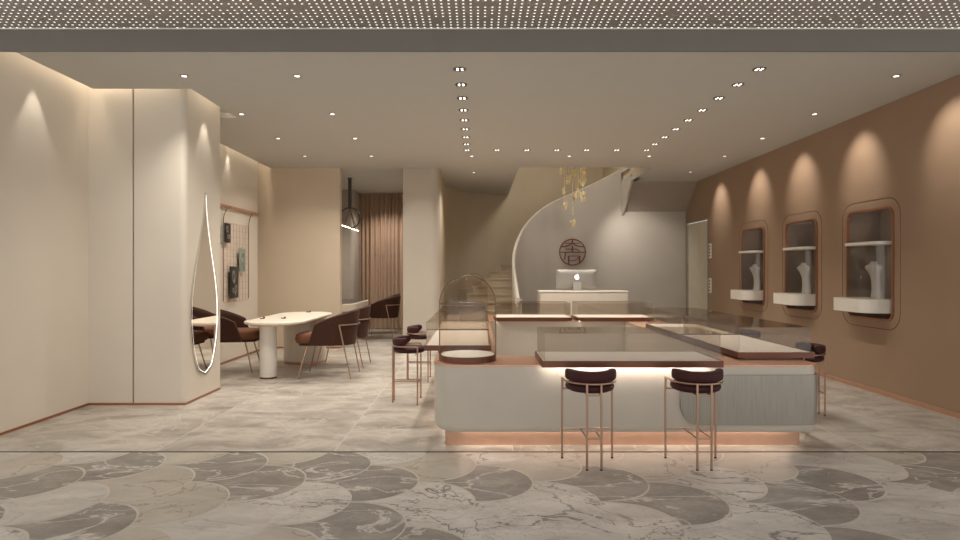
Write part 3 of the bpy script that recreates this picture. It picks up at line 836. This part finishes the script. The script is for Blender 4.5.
def card(label, y0, y1, z0, z1, mat, blobs):
    t = thing('display_card', label, 'display card', (XW + .046, y0 - .14, z0), 0, 'cards on the wire grid')
    b = MB(); b.box(0, .012, 0, y1 - y0, 0, z1 - z0, .002); b.build('board', mat, t)
    for (cy, cz, ry, rz, tilt) in blobs:
        b = MB(); n = 24
        lp = lambda k: [(cy + (k * ry * math.cos(2 * PI * i / n)) * math.cos(tilt) - k * rz * math.sin(2 * PI * i / n) * math.sin(tilt), cz + k * ry * math.cos(2 * PI * i / n) * math.sin(tilt) + k * rz * math.sin(2 * PI * i / n) * math.cos(tilt)) for i in range(n)]
        b.prism([lp(1.0), lp(.62)], YZ, .0122, .02)
        b.build('jewel', M['silver'], t)
card('small black card with silver jewellery at the top left of the wire grid', 9.11, 9.32, 1.83, 2.12, M['black'], [(.07, .20, .03, .05, .2), (.12, .09, .045, .03, .4)])
card('grey-green card with small jewels on the right of the wire grid', 9.66, 9.90, 1.39, 1.76, M['card_green'], [(.13, .26, .03, .04, 0), (.11, .13, .03, .04, .3), (.16, .06, .02, .02, 0)])
card('large black card with silver necklace at the bottom of the wire grid', 9.30, 9.62, 0.98, 1.47, M['black'], [(.12, .33, .05, .1, .1), (.2, .13, .04, .08, -.3), (.1, .12, .03, .04, 0)])
card('grey-green card at the left edge of the wire grid, half hidden by the column', 8.86, 9.03, 1.79, 2.06, M['card_green'], [(.08, .13, .03, .05, 0)])

# ------------------------------------------------------------------ curtain and ring pendant
b = MB()
xs = [-2.84 + k * (1.36 / 260) for k in range(261)]
def fold(x): return 14.42 + .045 * math.sin(x * 2 * PI / .105 + 1.2 * math.sin(x * 9)) + .015 * math.sin(x * 23)
front = [(x, fold(x)) for x in xs]; back = [(x, fold(x) + .012) for x in reversed(xs)]
b.loft([[(x, y, .02) for x, y in front + back], [(x, y, CEIL - .01) for x, y in front + back]], True, True)
o = b.build('curtain', M['curtain'], angle=80); tag(o, 'floor-length brown pleated curtain at the back of the side room', 'curtain')
t = thing('pendant_lamp', 'bronze ring pendant lamp with a long light bar in the side room', 'pendant lamp', (-2.572, 12.05, CEIL))
b = MB(); b.box(-.03, .03, -.03, .03, -.62, -.02, .004); b.build('stem', M['dark_trim'], t)
b = MB(); b.lathe([(.05, -.02), (.05, 0.0)], 20); b.build('canopy', M['bronze'], t)
b = MB(); b.tube([(.205 * math.cos(2 * PI * k / 40), 0, -.80 + .205 * math.sin(2 * PI * k / 40)) for k in range(40)], .013, 8, closed=True); b.build('ring', M['dark_trim'], t)
for s in (-1, 1):
    b = MB(); b.tube([(0, 0, -.61), (0, s * .5, -.985)], .008, 8); b.tube([(0, 0, -.61), (s * .12, 0, -.965)], .008, 8); b.build('stay', M['bronze'], t)
b = MB(); b.box(-.018, .018, -.85, .85, -1.0, -.975, .003); bar = b.build('bar', M['bronze'], t)
b = MB(); b.box(-.012, .012, -.83, .83, -1.008, -1.0); b.build('light_strip', M['led'], bar, smooth=False)

# ------------------------------------------------------------------ reception desk, computer
t = thing('reception_desk', 'plain pale reception desk in front of the curved stair parapet', 'desk', (1.89, 10.95, 0))
b = MB(); b.box(-.78, .78, -.25, .25, .0, 1.02, .004); b.build('body', M['desk'], t)
b = MB(); b.box(-.79, .79, -.26, .26, 1.0205, 1.045, .003); b.build('desktop', M['white'], t)
t = thing('computer_monitor', 'silver all-in-one computer seen from behind on the reception desk', 'computer', (1.80, 10.93, 1.0455))
b = MB(); b.loft([[(x, y, z) for x, z in rrect(-.37 + e, .37 - e, .025 + e, .38 - e, .02, 4)] for y, e in ((.03, 0), (.02, 0), (0, .03), (-.015, .12))], True, True); b.build('screen_body', M['silver'], t)
b = MB(); b.box(-.08, .08, -.09, .10, 0, .008, .002); b.prism([[(-.075, .008), (-.06, .008), (-.022, .15), (-.03, .16)]], YZ, -.075, .075); b.build('stand', M['silver'], t)
ap = [(0, .030), (.012, .036), (.026, .034), (.036, .024), (.030, .012), (.030, -.004), (.040, -.014), (.032, -.034), (.018, -.046), (.008, -.044), (0, -.041), (-.008, -.044), (-.018, -.046), (-.032, -.032), (-.042, -.006), (-.038, .020), (-.026, .034), (-.012, .036)]
lf = [(.002, .040), (.014, .046), (.018, .060), (.006, .056)]
b = MB(); b.prism([ap], lambda u, v, w: (u * .95, w, .245 + v * .95), -.022, -.014); b.prism([lf], lambda u, v, w: (u * .95, w, .245 + v * .95), -.022, -.014); b.build('logo', M['logo_light'], t, smooth=False)

# ------------------------------------------------------------------ wall niches with necklace busts
def bust_mesh():
    lv = []
    for z, w, d, y in ((0, .075, .045, 0), (.02, .07, .042, 0), (.12, .058, .036, .0), (.22, .055, .034, .012), (.30, .075, .034, .03), (.345, .105, .03, .045), (.37, .11, .026, .05), (.385, .085, .024, .052), (.40, .045, .022, .05), (.43, .036, .022, .046)):
        lv.append([(w * math.cos(2 * PI * k / 24), y * 1.0 + d * math.sin(2 * PI * k / 24), z) for k in range(24)])
    return MB().loft(lv, True, True)
first = None
for (c, nm) in NICHE:
    lab = f'{nm} of three lit wall niches on the brown right wall'
    if first is None:
        t = empty('wall_niche')
        b = MB(); b.prism([rrect(-.42, .42, .84, 2.12, .11), rrect(-.40, .40, .86, 2.10, .092)], YZ, -.018, .02); b.build('frame', M['niche_copper'], t)
        b = MB(); lp = rrect(-.515, .515, .744, 2.218, .20, 10); b.tube([(-.001, y, z) for y, z in lp], .0035, 6, closed=True); b.build('groove', M['copper_dark'], t)
        b = MB(); il = rrect(-.44, .44, .80, 2.17, .095)
        b.loft([[(.015, y, z) for y, z in il], [(.42, y, z) for y, z in il]], False, True); b.build('recess', M['recess'], t)
        sp_ = rrect(-.25, .22, -.36, .36, .12, 8, (.16, .04, .01, .01))
        b = MB(); b.prism([rrect(-.275, .20, -.36, .36, .1, 8, (.16, .004, .004, .16))], XY, .93, 1.08); b.build('shelf', M['white'], t)
        gl = rrect(-.13, .18, -.33, .33, .1, 8, (.12, .004, .004, .12)); gi = rrect(-.124, .174, -.324, .324, .1, 8, (.115, .003, .003, .115))
        b = MB(); b.prism([gl, gi], XY, 1.0805, 1.70); b.build('glass_cover', M['glass_clear'], t)
        b = MB(); b.prism([rrect(-.135, .185, -.335, .335, .1, 8, (.12, .004, .004, .12))], XY, 1.70, 1.735); b.build('lid', M['white'], t)
        b = MB(); b.lathe([(.03, 2.155), (.03, 2.169)], 16, (.06, 0, 0)); b.build('lamp', M['lens'], t)
        first = t
    else: t = copy_tree(first)
    t.location = (XR, c, 0); tag(t, lab, 'wall niche', 'lit wall niches')
    b = bust_mesh(); o = b.build('necklace_bust', M['bust'], angle=60); o.location = (XR + .02, c - .10, 1.0803); o.rotation_euler = (0, 0, math.radians(108))
    tag(o, f'pale grey necklace bust standing in the {nm} wall niche', 'display bust', 'necklace busts')
    spot('niche_spot', (XR + .06, c, 2.14), (XR + .12, c - .05, 1.0), 16, 95, .6, parent=None)

# ------------------------------------------------------------------ chandelier in the stairwell
t = thing('chandelier', 'gold leaf chandelier of hanging strands in the stair opening', 'chandelier', (1.86, 11.8, 5.4))
b = MB(); b.lathe([(.3, -.04), (.3, 0)], 32); b.build('canopy', M['gold'], t)
def zz(py): return 1.4 + (271 - py) * 11.8 / 600 - 5.4
def leafs(b, x, y, z, n, s, seed):
    q = random.Random(seed)
    for _ in range(n):
        c = Vector((x + q.uniform(-s, s), y + q.uniform(-s, s), z + q.uniform(-1.4 * s, 1.4 * s)))
        t2 = bmesh.new()
        L_ = q.uniform(.035, .06)
        ring = [(0, 0, L_), (L_ * .5, .006, L_ * .3), (L_ * .35, 0, -L_ * .5), (0, 0, -L_), (-L_ * .35, 0, -L_ * .5), (-L_ * .5, .006, L_ * .3)]
        for off in (.004, -.004):
            t2.faces.new([t2.verts.new((p[0], p[1] + off, p[2])) for p in ring])
        v0, v1 = list(t2.verts)[:6], list(t2.verts)[6:]
        for k in range(6): t2.faces.new((v0[k], v0[(k + 1) % 6], v1[(k + 1) % 6], v1[k]))
        b.merge(t2, Matrix.Translation(c) @ Matrix.Rotation(q.uniform(0, 6.28), 4, 'Z') @ Matrix.Rotation(q.uniform(-.7, .7), 4, 'X'))
strands = [(572.7, 215, .0, .011, [(224, 14, .05), (172, 10, .06)]), (565, 202, .1, .005, [(205, 12, .05), (190, 5, .04)]), (568, 182, -.1, .006, [(180, 18, .06), (170, 8, .07)]),
           (578.5, 188, .05, .009, [(192, 8, .05)]), (582, 195, -.05, .005, [(197, 16, .06), (183, 8, .05), (176, 14, .06)]), (584, 178, .12, .005, [(178, 14, .055), (169, 10, .06)]), (575, 190, -.12, .005, [(196, 8, .05)]), (563, 175, 0, .005, [(171, 14, .07)])]
for k, (px, py, dy, r, cl) in enumerate(strands):
    x = (px - 478) * 11.8 / 600 - 1.86
    b = MB(); b.tube([(x, dy, -.04), (x, dy, zz(py))], r, 8); s_ = b.build('strand', M['gold'], t)
    for j, (cy, n, s) in enumerate(cl):
        b = MB(); leafs(b, x, dy, zz(cy), n, s * .8, k * 10 + j); b.build('leaf_cluster', M['gold'], s_, smooth=False)

# ------------------------------------------------------------------ ceiling lamps
def small_light():
    t = empty('downlight')
    b = MB(); b.lathe([(.042, 0), (.042, -.006), (.030, -.006), (.030, -.002), (.042, 0)], 24); b.build('trim_ring', M['silver'], t)
    b = MB(); b.lathe([(.024, -.001), (.024, -.004), (0, -.004)], 20); b.build('lens', M['lens'], t)
    return t
def grille_light():
    t = empty('grille_downlight')
    b = MB(); b.lathe([(.060, 0), (.060, -.007), (.048, -.007), (.046, -.001)], 28); b.build('trim_ring', M['bronze'], t)
    b = MB(); b.lathe([(.047, -.001), (.047, -.003), (0, -.003)], 24); b.build('baffle', M['dark_trim'], t)
    b = MB()
    for sx in (-1, 1):
        for sy in (-1, 1): b.lathe([(.0115, -.003), (.0115, -.006), (0, -.006)], 12, (sx * .021, sy * .021, 0))
    b.build('lamp_cluster', M['lens'], t)
    return t
ROW_D = [5.74, 7.13, 8.44, 9.74, 11.3]
small = small_light(); used = False
def put_small(x, y, lab):
    global used
    o = small if not used else copy_tree(small); used = True
    o.location = (x, y, CEIL); tag(o, lab, 'ceiling light', 'small round downlights')
PW = 84
for col, (x, nm, n) in enumerate(((-2.81, 'leftmost ceiling column', 4), (-1.73, 'second ceiling column from the left', 4), (4.0, 'column along the brown right wall', 5))):
    for k in range(n):
        put_small(x, ROW_D[k], f'small round downlight, {ORD[k]} from front in {nm}')
        if x > 3: spot('wall_washer', (x, ROW_D[k], CEIL - .02), (XR + .06, ROW_D[k], 2.56), 40, 64, 1.0)
        else: spot('downlight_spot', (x, ROW_D[k], CEIL - .02), (x + (.5 if x < -2 and k < 2 else 0), ROW_D[k], 0), PW * (.5 if x < -2 and k == 1 else 1), 50 if x < -2 and k == 1 else 130, 1.0)
for x, y, lab in ((-.1, 9.74, 'small round downlight just behind the corner of the left grille row'), (1.48, 9.74, 'small round downlight behind the middle of the cross grille row'), (2.78, 9.74, 'small round downlight behind the right grille row'), (-.08, 11.35, 'rearmost small downlight beside the stair opening')):
    put_small(x, y, lab); spot('downlight_spot', (x, y, CEIL - .02), (x, y, 0), PW, 130, 1.0)
gl_ = grille_light(); used_g = False
GW = 44
def put_grille(x, y, lab):
    global used_g
    o = gl_ if not used_g else copy_tree(gl_); used_g = True
    o.location = (x, y, CEIL); tag(o, lab, 'ceiling light', 'grille downlights above the island')
    spot('grille_spot', (x, y, CEIL - .02), (x, y, 0), GW, 110, 1.0)
GD = [1120 / (271 - y) for y in (69, 84.5, 98, 110, 120, 129, 137, 144)]
for k, d in enumerate(GD):
    put_grille(-.168, d, f'grille downlight, {ORD[k]} from the front in the left row over the island')
for k, d in enumerate(GD):
    put_grille(2.60, d, f'grille downlight, {ORD[k]} from the front in the right row over the island')
for k in range(7):
    put_grille(-.168 + k * (2.768 / 6), 9.25, f'grille downlight, {ORD[k]} from the left in the rear cross row')

# cove strips and wall washers hidden in the left slots
def cove(lab, x0, x1, y0, y1):
    b = MB(); b.box(x0, x1, y0, y1, 3.52, 3.549); o = b.build('cove_light', M['led_soft'], smooth=False); tag(o, lab, 'cove light', 'cove strips in the ceiling slots')
cove('strip light in the ceiling slot above the front left wall', -4.05, -3.99, 4.8, 6.2)
cove('strip light in the ceiling slot above the mirror column side', -3.04, -2.97, 6.3, 7.1)
cove('strip light in the ceiling slot above the wire grid wall', -3.82, -3.76, 7.4, 10.7)
cove('strip light in the ceiling slot above the seamed left wall panel', -3.95, -3.1, 6.18, 6.24)
for x, y, w in ((-3.95, 5.49, 26), (-2.945, 6.70, 26), (-3.775, 9.2, 15), (-3.775, 7.9, 10)):
    spot('slot_spot', (x, y, 3.30), (x, y, 1.2), w, 48, .45)
# side room and stairwell
for x, y in ((-2.1, 13.6), (-3.5, 12.4), (-1.8, 12.2)): spot('room_fill', (x, y, CEIL - .03), (x, y + .2, 0), 115, 120, .8)  # added fill lights without fittings, brighten the curtain and side room
spot('stair_fill', (1.9, 12.2, 5.3), (1.7, 13.4, 3.0), 240, 150, .8, rad=.6)  # added fill from above the opening, no fitting
spot('stair_fill', (2.9, 12.1, CEIL - .2), (3.6, 13.3, 1.6), 70, 80, .9, rad=.05)  # added fill to brighten the grey back wall, no fitting
spot('stair_fill', (.95, 10.5, CEIL - .02), (.55, 13.8, 1.2), 60, 55, 1.0, rad=.05)  # added fill for the lower stairs, no fitting
spot('stair_fill', (2.3, 10.5, CEIL - .02), (2.2, 13.1, 1.6), 40, 70, .9, rad=.05)  # added fill on the parapet wall, no fitting
spot('pier_spot', (-1.05, 10.2, CEIL - .02), (-1.05, 10.9, 1.3), 14, 70, .8)

# ------------------------------------------------------------------ world (the lit mall behind the viewer), camera
w = bpy.data.worlds.new('mall_ambience'); scene.world = w; w.use_nodes = True
bg = w.node_tree.nodes['Background']; bg.inputs[0].default_value = (1.0, 0.96, 0.91, 1); bg.inputs[1].default_value = 1.3
cam = bpy.data.cameras.new('camera'); co = bpy.data.objects.new('camera', cam); COL.objects.link(co)
co.location = (0, 0, HC); co.rotation_euler = (PI / 2, 0, 0)
cam.sensor_width = 36; cam.lens = 600 / 960 * 36; cam.shift_x = 2 / 960; cam.shift_y = 1 / 960
cam.clip_start = 0.05
scene.camera = co
vs = scene.view_settings
vs.view_transform = 'Standard'; vs.look = 'None'; vs.gamma = 1; vs.use_curve_mapping = False; vs.exposure = 0.0
scene.cycles.max_bounces = 12; scene.cycles.transparent_max_bounces = 40
scene.cycles.diffuse_bounces = 5
scene.cycles.use_denoising = True
